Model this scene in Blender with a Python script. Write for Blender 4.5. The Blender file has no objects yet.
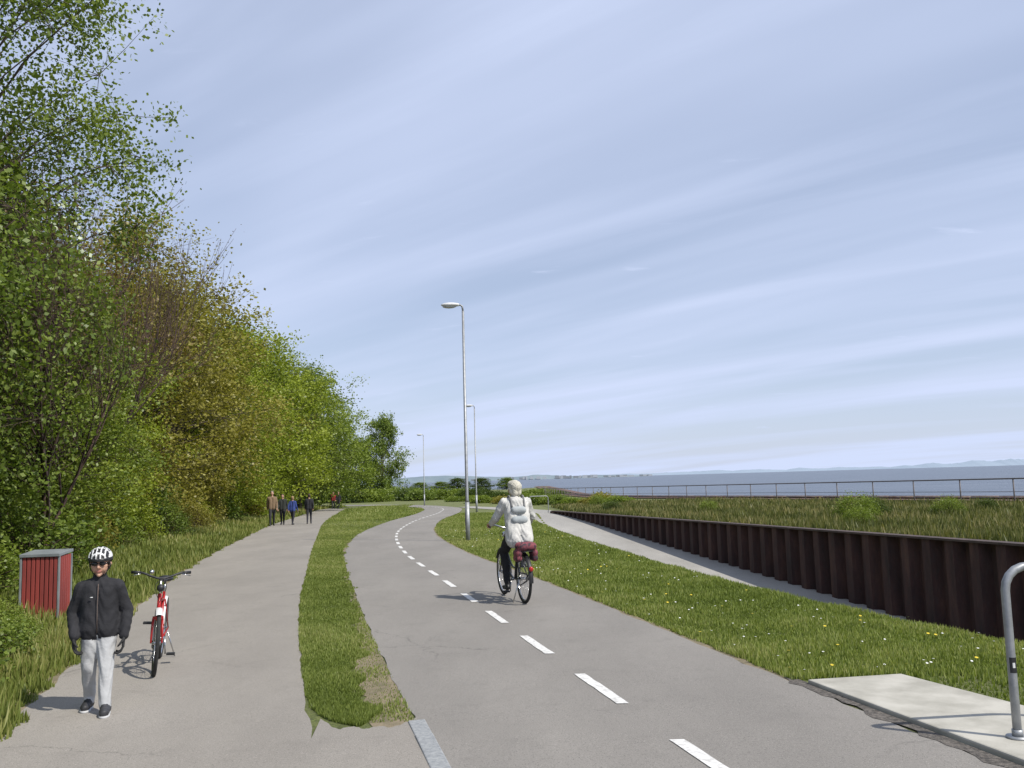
import bpy, math, random
import numpy as np
from mathutils import Vector, Matrix
rng=np.random.default_rng(7); random.seed(7)
scene=bpy.context.scene
COL=scene.collection
# ------------------------------------------------------------------ materials
def newmat(name):
    m=bpy.data.materials.new(name); m.use_nodes=True
    nt=m.node_tree; nt.nodes.clear()
    out=nt.nodes.new('ShaderNodeOutputMaterial')
    return m,nt,out
def ramp(nt,fac,stops):
    r=nt.nodes.new('ShaderNodeValToRGB'); nt.links.new(fac,r.inputs[0])
    el=r.color_ramp.elements
    el[0].position=stops[0][0]; el[0].color=(*stops[0][1],1)
    el[1].position=stops[-1][0]; el[1].color=(*stops[-1][1],1)
    for p,c in stops[1:-1]:
        e=el.new(p); e.color=(*c,1)
    return r.outputs[0]
def noise(nt,scale,detail=5,rough=.6,vec=None,sc=None,w='Object',colr=False):
    if vec is None:
        if w=='World':
            g=nt.nodes.new('ShaderNodeNewGeometry'); vec=g.outputs['Position']
        else:
            g=nt.nodes.new('ShaderNodeTexCoord'); vec=g.outputs['Object']
    if sc:
        mp=nt.nodes.new('ShaderNodeMapping'); mp.inputs['Scale'].default_value=sc
        nt.links.new(vec,mp.inputs[0]); vec=mp.outputs[0]
    n=nt.nodes.new('ShaderNodeTexNoise'); n.inputs['Scale'].default_value=scale
    n.inputs['Detail'].default_value=detail; n.inputs['Roughness'].default_value=rough
    nt.links.new(vec,n.inputs['Vector'])
    return n.outputs['Color'] if colr else n.outputs['Fac']
def mixc(nt,fac,a,b,mode='MIX'):
    m=nt.nodes.new('ShaderNodeMix'); m.data_type='RGBA'; m.blend_type=mode
    for s,v in ((m.inputs[0],fac),(m.inputs[6],a),(m.inputs[7],b)):
        if isinstance(v,(int,float)): s.default_value=v
        elif isinstance(v,tuple): s.default_value=(*v[:3],1)
        else: nt.links.new(v,s)
    return m.outputs[2]
def M(name,c1,c2=None,scale=4,rough=.7,metal=0,bump=0,bscale=None,w='Object',sc=None,lo=.35,hi=.65,bdist=.02):
    m,nt,out=newmat(name)
    b=nt.nodes.new('ShaderNodeBsdfPrincipled')
    b.inputs['Roughness'].default_value=rough; b.inputs['Metallic'].default_value=metal
    if c2 is None: c2=tuple(c*.8 for c in c1)
    f=noise(nt,scale,w=w,sc=sc)
    nt.links.new(ramp(nt,f,[(lo,c1),(hi,c2)]),b.inputs['Base Color'])
    if bump:
        bp=nt.nodes.new('ShaderNodeBump'); bp.inputs['Strength'].default_value=bump; bp.inputs['Distance'].default_value=bdist
        nt.links.new(noise(nt,bscale or scale*3,w=w,sc=sc),bp.inputs['Height'])
        nt.links.new(bp.outputs[0],b.inputs['Normal'])
    nt.links.new(b.outputs[0],out.inputs[0])
    return m
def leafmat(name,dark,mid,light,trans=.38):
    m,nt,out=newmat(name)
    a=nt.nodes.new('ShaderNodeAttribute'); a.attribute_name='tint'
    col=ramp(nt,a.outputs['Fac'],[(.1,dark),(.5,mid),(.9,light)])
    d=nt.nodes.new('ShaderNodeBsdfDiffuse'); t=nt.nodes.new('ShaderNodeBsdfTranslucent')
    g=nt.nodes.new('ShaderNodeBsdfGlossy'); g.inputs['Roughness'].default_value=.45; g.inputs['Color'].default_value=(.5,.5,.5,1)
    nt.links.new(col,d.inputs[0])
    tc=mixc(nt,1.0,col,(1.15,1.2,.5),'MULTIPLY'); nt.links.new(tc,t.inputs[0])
    s=nt.nodes.new('ShaderNodeMixShader'); s.inputs[0].default_value=trans
    nt.links.new(d.outputs[0],s.inputs[1]); nt.links.new(t.outputs[0],s.inputs[2])
    s2=nt.nodes.new('ShaderNodeMixShader'); s2.inputs[0].default_value=.04
    nt.links.new(s.outputs[0],s2.inputs[1]); nt.links.new(g.outputs[0],s2.inputs[2])
    nt.links.new(s2.outputs[0],out.inputs[0])
    return m
def asphalt(name,c,dark,light,crack=True):
    m,nt,out=newmat(name)
    b=nt.nodes.new('ShaderNodeBsdfPrincipled'); b.inputs['Roughness'].default_value=.9
    big=noise(nt,.7,4,.6,w='World',sc=(1,.35,1))
    c1=ramp(nt,big,[(.3,tuple(x*.83 for x in c)),(.7,tuple(x*1.1 for x in c))])
    sp=noise(nt,95,3,.8,w='World')
    c2=mixc(nt,ramp(nt,sp,[(.36,(1,1,1)),(.46,(0,0,0))]),c1,dark)
    sp2=noise(nt,130,2,.8,w='World')
    c3=mixc(nt,ramp(nt,sp2,[(.6,(0,0,0)),(.7,(1,1,1))]),c2,light)
    st=noise(nt,3.0,6,.7,w='World')
    c4=mixc(nt,ramp(nt,st,[(.54,(0,0,0)),(.8,(.5,.5,.5))]),c3,tuple(x*.6 for x in c))
    if crack:
        g=nt.nodes.new('ShaderNodeNewGeometry'); vm=nt.nodes.new('ShaderNodeVectorMath'); vm.operation='MULTIPLY_ADD'
        nt.links.new(noise(nt,2.5,5,.7,w='World',colr=True),vm.inputs[0]); vm.inputs[1].default_value=(.5,.5,0); nt.links.new(g.outputs['Position'],vm.inputs[2])
        vo=nt.nodes.new('ShaderNodeTexVoronoi'); vo.feature='DISTANCE_TO_EDGE'; vo.inputs['Scale'].default_value=.42; nt.links.new(vm.outputs[0],vo.inputs['Vector'])
        cr=ramp(nt,vo.outputs['Distance'],[(.0,(1,1,1)),(.004,(0,0,0))])
        mk=ramp(nt,noise(nt,.4,2,.5,w='World'),[(.5,(0,0,0)),(.6,(.55,.55,.55))])
        c4=mixc(nt,mixc(nt,1.0,cr,mk,'MULTIPLY'),c4,(.06,.055,.05))
    nt.links.new(c4,b.inputs['Base Color'])
    bp=nt.nodes.new('ShaderNodeBump'); bp.inputs['Strength'].default_value=.5; bp.inputs['Distance'].default_value=.006
    nt.links.new(sp,bp.inputs['Height']); nt.links.new(bp.outputs[0],b.inputs['Normal'])
    nt.links.new(b.outputs[0],out.inputs[0]); return m
m_road=asphalt('asphalt_cycle',(.235,.218,.196),(.12,.112,.10),(.40,.375,.34))
m_path=asphalt('asphalt_foot',(.275,.252,.222),(.15,.137,.12),(.45,.415,.37))
m_ramp=asphalt('asphalt_ramp',(.33,.315,.285),(.2,.19,.18),(.42,.4,.38),False)
m_paint=M('road_paint',(.70,.69,.66),(.40,.385,.36),scale=22,rough=.7,w='World',lo=.45,hi=.72)
m_conc=M('concrete',(.46,.44,.385),(.32,.305,.26),scale=3,rough=.9,bump=.3,bscale=60,w='World',bdist=.005)
m_kerb=M('granite_kerb',(.32,.33,.33),(.21,.22,.23),scale=40,rough=.85,bump=.3,bscale=80,w='World',bdist=.004)
m_dirt=M('dirt',(.25,.20,.13),(.14,.12,.07),scale=7,rough=.95,bump=.6,bscale=40,w='World',bdist=.02)
m_ballast=M('ballast',(.17,.10,.075),(.09,.06,.05),scale=6,rough=.95,bump=.8,bscale=15,w='World')
m_rail=M('rail_steel',(.12,.07,.05),(.2,.16,.14),scale=3,rough=.6,metal=.4)
m_galv=M('galvanised_steel',(.36,.37,.38),(.26,.27,.28),scale=12,rough=.5,metal=.5,bump=.05)
m_fence=M('fence_steel',(.14,.12,.12),(.2,.18,.17),scale=6,rough=.7,metal=.2)
m_black=M('black_plastic',(.012,.012,.013),(.02,.02,.022),scale=20,rough=.5)
m_rubber=M('tyre_rubber',(.016,.016,.016),(.03,.03,.03),scale=30,rough=.85)
m_chrome=M('chrome',(.6,.6,.6),(.5,.5,.5),scale=10,rough=.25,metal=1)
m_red=M('red_paint',(.40,.015,.015),(.33,.012,.012),scale=5,rough=.35)
m_white=M('white_plastic',(.72,.72,.71),(.60,.60,.59),scale=8,rough=.4)
m_bark=M('bark',(.10,.075,.05),(.045,.035,.025),scale=6,rough=.95,bump=.8,bscale=20,sc=(1,1,.3))
m_twig=M('twig',(.13,.085,.065),(.08,.05,.045),scale=2,rough=.95)
def groundmat():
    m,nt,out=newmat('ground_grass')
    b=nt.nodes.new('ShaderNodeBsdfPrincipled'); b.inputs['Roughness'].default_value=.95
    n1=noise(nt,.5,5,.6,w='World'); n2=noise(nt,9,6,.75,w='World'); n3=noise(nt,60,3,.7,w='World')
    c=ramp(nt,n2,[(.3,(.07,.085,.022)),(.5,(.125,.155,.038)),(.7,(.20,.22,.07))])
    c=mixc(nt,ramp(nt,n1,[(.42,(0,0,0)),(.68,(.55,.55,.55))]),c,(.19,.175,.08))
    c=mixc(nt,ramp(nt,n3,[(.35,(.5,.5,.5)),(.55,(0,0,0))]),c,(.08,.07,.035))
    nt.links.new(c,b.inputs['Base Color'])
    bp=nt.nodes.new('ShaderNodeBump'); bp.inputs['Strength'].default_value=1; bp.inputs['Distance'].default_value=.06
    nt.links.new(n2,bp.inputs['Height']); nt.links.new(bp.outputs[0],b.inputs['Normal'])
    nt.links.new(b.outputs[0],out.inputs[0]); return m
m_ground=groundmat()
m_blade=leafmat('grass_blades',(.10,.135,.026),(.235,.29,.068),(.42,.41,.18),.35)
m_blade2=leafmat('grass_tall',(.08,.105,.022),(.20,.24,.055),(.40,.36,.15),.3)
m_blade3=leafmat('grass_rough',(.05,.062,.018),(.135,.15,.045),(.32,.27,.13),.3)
def wallmat():
    m,nt,out=newmat('rusty_sheet_pile')
    b=nt.nodes.new('ShaderNodeBsdfPrincipled'); b.inputs['Roughness'].default_value=.85
    n1=noise(nt,2.2,6,.7,w='World',sc=(1,1,.25)); n2=noise(nt,14,5,.7,w='World',sc=(1,1,.4))
    c=ramp(nt,n1,[(.3,(.022,.012,.012)),(.5,(.052,.023,.021)),(.72,(.10,.048,.036))])
    c=mixc(nt,ramp(nt,n2,[(.5,(0,0,0)),(.75,(.6,.6,.6))]),c,(.035,.03,.03))
    nt.links.new(c,b.inputs['Base Color'])
    bp=nt.nodes.new('ShaderNodeBump'); bp.inputs['Strength'].default_value=.4; bp.inputs['Distance'].default_value=.02
    nt.links.new(n2,bp.inputs['Height']); nt.links.new(bp.outputs[0],b.inputs['Normal'])
    nt.links.new(b.outputs[0],out.inputs[0]); return m
m_wall=wallmat()
def seamat():
    m,nt,out=newmat('sea_water')
    b=nt.nodes.new('ShaderNodeBsdfPrincipled'); b.inputs['Roughness'].default_value=.4
    n=noise(nt,.02,5,.6,w='World',sc=(1,4,1))
    nt.links.new(ramp(nt,n,[(.35,(.10,.125,.165)),(.65,(.145,.17,.21))]),b.inputs['Base Color'])
    b.inputs['Specular IOR Level'].default_value=.3
    bp=nt.nodes.new('ShaderNodeBump'); bp.inputs['Strength'].default_value=.9; bp.inputs['Distance'].default_value=.5
    nt.links.new(noise(nt,.5,6,.7,w='World',sc=(1,2,1)),bp.inputs['Height']); nt.links.new(bp.outputs[0],b.inputs['Normal'])
    nt.links.new(b.outputs[0],out.inputs[0]); return m
m_sea=seamat()
# ------------------------------------------------------------------ mesh helpers
def link(o,parent=None):
    COL.objects.link(o)
    if parent: o.parent=parent
    return o
def empty(name,loc=(0,0,0),rz=0):
    e=bpy.data.objects.new(name,None); e.location=loc; e.rotation_euler=(0,0,rz); e.empty_display_size=.2
    COL.objects.link(e); return e
def np_mesh(name,V,F,mats,tint=None,mi=None,smooth=False):
    me=bpy.data.meshes.new(name); n=len(V); m=len(F); k=F.shape[1]
    me.vertices.add(n); me.vertices.foreach_set('co',V.astype(np.float32).ravel())
    me.loops.add(m*k); me.loops.foreach_set('vertex_index',F.astype(np.int32).ravel())
    me.polygons.add(m); me.polygons.foreach_set('loop_start',np.arange(0,m*k,k,dtype=np.int32))
    if mi is not None: me.polygons.foreach_set('material_index',mi.astype(np.int32))
    me.update(calc_edges=True)
    if tint is not None:
        a=me.attributes.new('tint','FLOAT','POINT'); a.data.foreach_set('value',tint.astype(np.float32))
    for x in mats: me.materials.append(x)
    if smooth: me.polygons.foreach_set('use_smooth',np.ones(m,dtype=bool))
    return me
def unit(v): 
    v=np.asarray(v,float); return v/(np.linalg.norm(v)+1e-12)
class MB:
    def __init__(s): s.V=[];s.F=[];s.MI=[];s.S=[]
    def add(s,V,F,m=0,smooth=True):
        o=len(s.V); s.V+= [tuple(v) for v in V]; s.F+=[tuple(i+o for i in f) for f in F]
        s.MI+=[m]*len(F); s.S+=[smooth]*len(F)
    def tube(s,pts,r,sides=8,m=0,closed=False):
        pts=np.asarray(pts,float); n=len(pts)
        r=np.full(n,r) if np.isscalar(r) else np.asarray(r,float)
        V=[];u=None
        for i in range(n):
            if closed: d=unit(pts[(i+1)%n]-pts[i-1])
            else: d=unit(pts[min(i+1,n-1)]-pts[max(i-1,0)])
            if u is None: u=unit(np.cross(d,[0,0,1] if abs(d[2])<.9 else [1,0,0]))
            else: u=unit(u-d*np.dot(u,d))
            v=np.cross(d,u)
            for k in range(sides):
                a=2*math.pi*k/sides; V.append(pts[i]+r[i]*(math.cos(a)*u+math.sin(a)*v))
        F=[]
        for i in range(n if closed else n-1):
            j=(i+1)%n
            for k in range(sides):
                F.append((i*sides+k,i*sides+(k+1)%sides,j*sides+(k+1)%sides,j*sides+k))
        if not closed:
            F.append(tuple(range(sides))[::-1]); F.append(tuple((n-1)*sides+k for k in range(sides)))
        s.add(V,F,m)
    def circle(s,c,R,r,axis='x',m=0,n=40,sides=8,a0=0,a1=360):
        full=(a1-a0)>=360
        A=np.radians(np.linspace(a0,a1,n,endpoint=not full)); c=np.asarray(c,float)
        P=np.array([c+R*np.array([0,math.cos(a),math.sin(a)]) for a in A])
        s.tube(P,r,sides,m,closed=full)
    def box(s,c,size,m=0,rz=0,tilt=None):
        hx,hy,hz=[x/2 for x in size]
        V=[np.array([x,y,z]) for x in(-hx,hx) for y in(-hy,hy) for z in(-hz,hz)]
        R=np.array(Matrix.Rotation(rz,3,'Z'))
        if tilt is not None: R=R@np.array(Matrix.Rotation(tilt,3,'X'))
        V=[R@v+np.asarray(c) for v in V]
        F=[(0,1,3,2),(4,6,7,5),(0,4,5,1),(2,3,7,6),(0,2,6,4),(1,5,7,3)]
        s.add(V,F,m,False)
    def ell(s,c,size,m=0,nu=16,nv=10,R=None):
        V=[];c=np.asarray(c,float)
        for j in range(nv+1):
            t=math.pi*j/nv
            for i in range(nu):
                a=2*math.pi*i/nu
                p=np.array([math.sin(t)*math.cos(a)*size[0],math.sin(t)*math.sin(a)*size[1],math.cos(t)*size[2]])
                if R is not None: p=R@p
                V.append(c+p)
        F=[(j*nu+i,(j+1)*nu+i,(j+1)*nu+(i+1)%nu,j*nu+(i+1)%nu) for j in range(nv) for i in range(nu)]
        s.add(V,F,m)
    def obj(s,name,mats,parent=None,bevel=0):
        me=bpy.data.meshes.new(name); me.from_pydata(s.V,[],s.F)
        for x in mats: me.materials.append(x)
        me.polygons.foreach_set('material_index',s.MI); me.polygons.foreach_set('use_smooth',s.S)
        me.update()
        o=bpy.data.objects.new(name,me); link(o,parent)
        if bevel:
            b=o.modifiers.new('b','BEVEL'); b.width=bevel; b.segments=2; b.limit_method='ANGLE'
        return o
# ------------------------------------------------------------------ layout functions (metres; x right, y along the path, z up)
def herm(tab):
    Y=np.array([t[0] for t in tab],float); X=np.array([t[1] for t in tab],float)
    m=np.gradient(X,Y)
    def f(y):
        y=np.clip(np.asarray(y,float),Y[0],Y[-1]); i=np.clip(np.searchsorted(Y,y,side='right')-1,0,len(Y)-2)
        h=Y[i+1]-Y[i]; t=(y-Y[i])/h
        return (2*t**3-3*t**2+1)*X[i]+(t**3-2*t**2+t)*h*m[i]+(-2*t**3+3*t**2)*X[i+1]+(t**3-t**2)*h*m[i+1]
    return f
def base(y): return -0.01*np.clip(y,-30,130)
roadL=herm([(-8,2.66),(0,.80),(5.2,-.46),(9.5,-1.50),(14.8,-2.70),(23,-4.42),(33.5,-5.94),(45.5,-6.67),(63.5,-6.9),(78,-8.1),(90,-11)])
roadR=herm([(-8,5.9),(0,3.9),(5.2,2.60),(9.5,1.68),(14.8,.55),(23,-1.33),(33.5,-3.05),(45.5,-3.9),(63.5,-3.95),(78,-5.0),(90,-7.9)])
pathL=herm([(-8,-1.6),(0,-2.2),(5.2,-3.3),(9.35,-4.5),(13.6,-5.7),(18.5,-6.97),(25.3,-8.54),(34.4,-10.4),(45,-12.5),(64.5,-15.6),(85,-18.9)])
pathR=herm([(-8,2.2),(0,.2),(5.2,-1.16),(7.1,-1.68),(9.35,-2.27),(13.6,-3.3),(18.5,-4.35),(25.3,-5.8),(34.4,-7.65),(45,-9.8),(64.5,-13.1),(85,-16.3)])
xwall=lambda y: np.interp(y,[-30,51,100,130,6000],[21.98,3.35,1.2,.4,-5])
xlip=herm([(-30,10),(0,6.3),(8.5,4.65),(10.9,4.05),(14.3,3.4),(20,2.7),(27.3,1.95),(47,.75),(60,.3),(130,-1.5),(6000,-8)])
xfen=lambda y: np.interp(y,[-30,40,84,100,130,300,9000],[42.3,22,9.2,6.2,4.5,4,0])
zrampf=herm([(-40,-2.5),(10,-2.5),(18,-2.4),(25,-2.05),(32,-1.68),(41,-1.2),(48.6,-.80),(53,-.62),(58,-.58)])
RW=3.0
def zramp(y): return np.where(y<58,np.minimum(zrampf(y),base(y)),base(y))
def sstep(t): t=np.clip(t,0,1); return t*t*(3-2*t)
def bank(x,y):
    pl=pathL(y); return 1.0*sstep((pl-.3-x)/6.0)*(1-sstep((y-80)/22.0))
def rowcols(y):
    pl=float(pathL(y)); rl=float(roadL(y)); rr=float(roadR(y)); lp=float(xlip(y)); xw=float(xwall(y)); xf=float(xfen(y))
    b=float(base(y)); zr=float(zramp(y)); xr=max(xw-RW-.1,lp+.02)
    C=[(-6000,b),(-1500,b),(-400,b),(-150,b),(-70,b),(-45,b)]
    for d in (14,9,6.3,5,4,3,2.2,1.5,.9,.3,0): C.append((pl-d,b))
    C+= [(rl,b),(rr,b),((rr+lp)/2,b),(lp,b)]
    for t in (.2,.4,.6,.8): C.append((lp+(xr-lp)*t,b+(zr-.04-b)*(t**.9)))
    C+= [(xr,zr-.04),(xw,zr-.04),(xw+.12,zr-.04),(xw+.16,b),(xw+.4,b)]
    e=.2
    C+= [(xw+.4+(xf-xw)*.4,b+.06),(xf-.5,b+e),(xf+1.2,b+e),(xf+2,b+.3),(xf+6.5,b+.3),(xf+8,b+.0),(xf+18,-6),(xf+60,-8),(9000,-9)]
    X=np.array([c[0] for c in C]); Z=np.array([c[1] for c in C])
    X=np.maximum.accumulate(X+np.arange(len(X))*1e-4)
    Z=Z+bank(X,y)*(X<rl)
    if y>=300: Z=np.minimum(Z,-9.0)
    return X,Z
def height(xs,y):
    X,Z=rowcols(y); return np.interp(xs,X,Z)
ys=list(np.arange(-30,0,5))+list(np.arange(0,62,1.))+list(np.arange(62,142,4.))+[160,200,260,300,500,1500,3000,9000]
V=[];nC=None
for y in ys:
    X,Z=rowcols(y); nC=len(X); V.append(np.stack([X,np.full(nC,y),Z],1))
V=np.concatenate(V); F=[]
for j in range(len(ys)-1):
    for i in range(nC-1):
        a=j*nC+i; F.append((a,a+1,a+nC+1,a+nC))
link(bpy.data.objects.new('ground',np_mesh('ground',V,np.array(F),[m_ground])))
me=np_mesh('sea',np.array([[-30000,-200,-3.5],[30000,-200,-3.5],[30000,60000,-3.5],[-30000,60000,-3.5]],float),np.array([[0,1,2,3]]),[m_sea])
link(bpy.data.objects.new('sea',me))
def catmull(P,per=8):
    P=np.asarray(P,float); out=[]
    for i in range(len(P)-1):
        p0=P[max(i-1,0)];p1=P[i];p2=P[i+1];p3=P[min(i+2,len(P)-1)]
        for k in range(per):
            t=k/per; out.append(.5*((2*p1)+(-p0+p2)*t+(2*p0-5*p1+4*p2-p3)*t*t+(-p0+3*p1-3*p2+p3)*t**3))
    out.append(P[-1]); return np.array(out)
def ribbon(L,R,eps,zf=None):
    n=len(L); V=[]
    for k in range(n):
        for t in (0,.33,.67,1):
            p=L[k]*(1-t)+R[k]*t; z=(float(base(p[1])) if zf is None else float(zf(p[1])))
            V.append((p[0],p[1],z+eps+.0003*max(p[1],0)))
    F=[(k*4+i,k*4+i+1,k*4+i+5,k*4+i+4) for k in range(n-1) for i in range(3)]
    return V,F
def jit(a,s): return a+rng.normal(0,s,len(a))
yy=np.concatenate([np.arange(-8,30,.25),np.arange(30,91,1.)])
def edge(f,tail,s=.014):
    P=np.stack([jit(f(yy),s),yy],1)
    T=catmull([P[-1]]+tail,8)[1:]
    return np.concatenate([P,T])
mb=MB(); V,F=ribbon(edge(roadL,[(-16,100),(-24,110),(-36,117),(-60,124)]),edge(roadR,[(-13.2,103),(-22,113.5),(-35,121),(-60,128)]),.006); mb.add(V,F,0,False)
mb.obj('cycle_road',[m_road])
yp=yy[yy<=85]
PLt=catmull([(-18.9,85),(-24,92),(-38,98),(-60,102)],8)[1:]; PRt=catmull([(-16.3,85),(-22.5,95.5),(-37.5,101.5),(-60,105.5)],8)[1:]
PL=np.concatenate([np.stack([jit(pathL(yp),.02),yp],1),PLt]); PR=np.concatenate([np.stack([pathR(yp)+.012*np.sin(yp*4.3)+.012*np.sin(yp*9.1),yp],1),PRt])
mb=MB(); V,F=ribbon(PL,PR,.006); mb.add(V,F,0,False)
ya=np.arange(-8,6.01,.25); A=np.stack([pathR(ya)+.012*np.sin(ya*4.3)+.012*np.sin(ya*9.1),ya],1); B=np.stack([roadL(ya)-.04,ya],1)
V,F=ribbon(A,B,.006); mb.add(V,F,0,False)
t=np.linspace(0,1,40); x0=float(pathR(6.0)); x1=float(roadL(6.0))-.04
xn=x0+(x1-x0)*t
e_=np.abs(t*2-1)**5; yf=6.22+.28*e_+.03*np.sin(t*23)+rng.normal(0,.012,40)
xf_=x0+.02+(x1-.0-x0)*t+(-.14)*(yf-6.0)
V=[(a,5.99,float(base(6.0))+.0082) for a in xn]+[(a,b,float(base(b))+.0082) for a,b in zip(xf_,yf)]
mb.add(V,[(i,i+1,i+41,i+40) for i in range(39)],0,False)
mb.obj('footpath',[m_path])
mb=MB()
for y0 in np.arange(-6,6.2,.75):
    y1=min(y0+.74,6.35)
    a=np.array([roadL(y0)+.01,y0]); b=np.array([roadL(y1)+.01,y1]); c=(a+b)/2
    ang=math.atan2(b[1]-a[1],b[0]-a[0])-math.pi/2
    mb.box((c[0],c[1],float(base(c[1]))-.066),(.12,np.linalg.norm(b-a),.165),0,ang)
mb.obj('kerb',[m_kerb],bevel=.008)
mb=MB(); s=4.65-4*2.02
while s<88:
    yk=np.linspace(s,s+1.07,9)
    cx=(roadL(yk)+roadR(yk))/2+.02
    L=np.stack([cx-.047+rng.normal(0,.003,9),yk],1);R=np.stack([cx+.047+rng.normal(0,.003,9),yk],1)
    V,F=ribbon(L,R,.011); mb.add(V,F,0,False); s+=2.02
mb.obj('road_marking',[m_paint])
wd=lambda y: np.interp(y,[6.1,7.5,9,11,14,30],[.34,.36,.3,.14,.07,.05])
yd=np.arange(5.95,30,.2)
mb=MB(); V,F=ribbon(np.stack([roadL(yd)-wd(yd)+rng.normal(0,.03,len(yd)),yd],1),np.stack([roadL(yd)-.0,yd],1),.003); mb.add(V,F,0,False)
yd=np.arange(7.2,40,.2)
V,F=ribbon(np.stack([roadR(yd)-.02,yd],1),np.stack([roadR(yd)+.09+rng.normal(0,.03,len(yd)),yd],1),.003); mb.add(V,F,0,False)
yd=np.arange(3,40,.2)
V,F=ribbon(np.stack([pathL(yd)-.22+rng.normal(0,.05,len(yd)),yd],1),np.stack([pathL(yd)+.02,yd],1),.003); mb.add(V,F,0,False)
mb.obj('soil_edge',[m_dirt])
mb=MB()
P=[(2.26,7.16),(3.05,7.28),(3.45,6.1),(4.9,1.5),(3.75,1.0),(2.79,4.9)]
zt=[float(base(p[1]))+.04 for p in P]
V=[(p[0],p[1],z) for p,z in zip(P,zt)]+[(p[0],p[1],z-.2) for p,z in zip(P,zt)]
n=len(P); F=[tuple(range(n))[::-1],tuple(range(n,2*n))]+[(i,(i+1)%n,(i+1)%n+n,i+n) for i in range(n)]
mb.add(V,F,0,False); mb.obj('concrete_slab',[m_conc],bevel=.012)
mb=MB(); yk=np.linspace(1,7.4,60)
L=np.stack([jit(roadR(yk)-.01,.025),yk],1); R=np.stack([roadR(yk)+.10,yk],1)
V,F=ribbon(L,R,.0085); mb.add(V,F,0,False)
mb.obj('broken_asphalt_edge',[M('crumbled_tar',(.05,.045,.04),(.17,.15,.13),scale=30,rough=.95,w='World',bump=.8,bscale=60)])
mb=MB(); yr=np.arange(-12,58.1,1.)
xl=np.maximum(xwall(yr)-RW,xlip(yr)+.1); V,F=ribbon(np.stack([xl,yr],1),np.stack([xwall(yr)-.02,yr],1),.012,zramp)
mb.add(V,F,0,False)
L=catmull([(xl[-1],58),(-.8,64),(-3.0,72),(-5.2,80)]);R=catmull([(float(xwall(58)),58),(1.5,64),(-.6,72),(-4.0,82)])
V,F=ribbon(L,R,.004); mb.add(V,F,0,False)
mb.obj('ramp_path',[m_ramp])
mb=MB(); d=unit([3.35-21.98,81]);nn=np.array([-d[1],d[0]])
prof=[(0,0),(.28,0),(.40,.24),(.68,.24)]; per=.8
P=[];s=0
A0=np.array([xwall(4.),4.]); Ltot=np.linalg.norm(np.array([3.35,51])-A0)+4
while s<Ltot:
    for a,o in prof: P.append(A0+d*(s+a)+nn*(o-.02))
    s+=per
V=[];
for p in P:
    y=p[1]; top=float(base(y))+.10; bot=float(zramp(y))-.3
    V+=[(p[0],y,bot),(p[0],y,top)]
F=[(2*i,2*i+2,2*i+3,2*i+1) for i in range(len(P)-1)]
mb.add(V,F,0,False)
Q=[A0+d*t for t in np.linspace(0,Ltot,30)]
for a,b in zip(Q[:-1],Q[1:]):
    V=[]
    for p in (a,b):
        z=float(base(p[1]))+.10
        for o,dz in((-.06,0),(-.06,.05),(.27,.05),(.27,0)): V.append((p[0]+nn[0]*o,p[1]+nn[1]*o,z+dz))
    mb.add(V,[(0,1,5,4),(1,2,6,5),(2,3,7,6),(3,0,4,7)],1,False)
mb.obj('sheet_pile_wall',[m_wall,M('wall_cap',(.09,.06,.052),(.05,.035,.03),scale=3,rough=.8,w='World')])
yr=np.concatenate([np.arange(-10,140,4.),[200,280]]); mb=MB()
L=np.stack([xfen(yr)+1.9,yr],1);R=np.stack([xfen(yr)+6.6,yr],1)
V,F=ribbon(L,R,.34,base); mb.add(V,F,0,False)
for off in (3.3,4.75):
    for k in range(len(yr)-1):
        a=np.array([xfen(yr[k])+off,yr[k],base(yr[k])+.44]);b=np.array([xfen(yr[k+1])+off,yr[k+1],base(yr[k+1])+.44]); mb.tube([a,b],.07,4,1)
mb.obj('railway_track',[m_ballast,m_rail])
mb=MB(); y=24.5; pts=[]
while y<150:
    x=float(xfen(y)); z=float(base(y))+.2; pts.append((x,y,z)); mb.tube([(x,y,z-.2),(x,y,z+1.2)],.032,6,0); y+=3.0
for h,r in ((1.2,.038),(.62,.014)):
    mb.tube([(p[0],p[1],p[2]+h) for p in pts],r,6,0)
mb.obj('railing_fence',[m_fence])
# ------------------------------------------------------------------ grass blades
def blades(yr0,yr1,fL,fR,n,h0,h1,w,power=1.4,slices=160,lean=.5):
    u=np.linspace(0,1,slices+1); e=1-power
    yb=(yr0**e+u*(yr1**e-yr0**e))**(1/e)
    Vs=[];Ts=[]
    m=n//slices
    for k in range(slices):
        y=yb[k]+(yb[k+1]-yb[k])*rng.random(m); ym=(yb[k]+yb[k+1])/2
        l=fL(y);r=fR(y); x=l+(r-l)*rng.random(m)
        z=height(x,ym)+ (base(y)-base(ym))
        clump=.5+.5*np.sin(x*2.3+1.7*np.sin(y*1.9))*np.sin(y*2.7+1.3*np.sin(x*3.1))
        big=.5+.5*np.sin(x*.7+y*.45)*np.sin(y*.31-x*.5+2)
        h=(h0+(h1-h0)*rng.random(m))*(.55+.7*clump)
        ww=w*(.7+.6*rng.random(m))*(1+ym*.09)
        a=rng.random(m)*6.283; la=rng.random(m)*6.283; ln=h*lean*rng.random(m)
        P=np.stack([x,y,z-.01],1); A=np.stack([np.cos(a),np.sin(a),0*a],1)*ww[:,None]/2
        T=P+np.stack([np.cos(la)*ln,np.sin(la)*ln,h],1)
        Vs.append(np.stack([P-A,P+A,T],1).reshape(-1,3))
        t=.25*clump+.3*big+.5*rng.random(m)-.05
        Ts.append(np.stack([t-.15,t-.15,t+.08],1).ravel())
    return np.concatenate(Vs),np.clip(np.concatenate(Ts),0,1)
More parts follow.
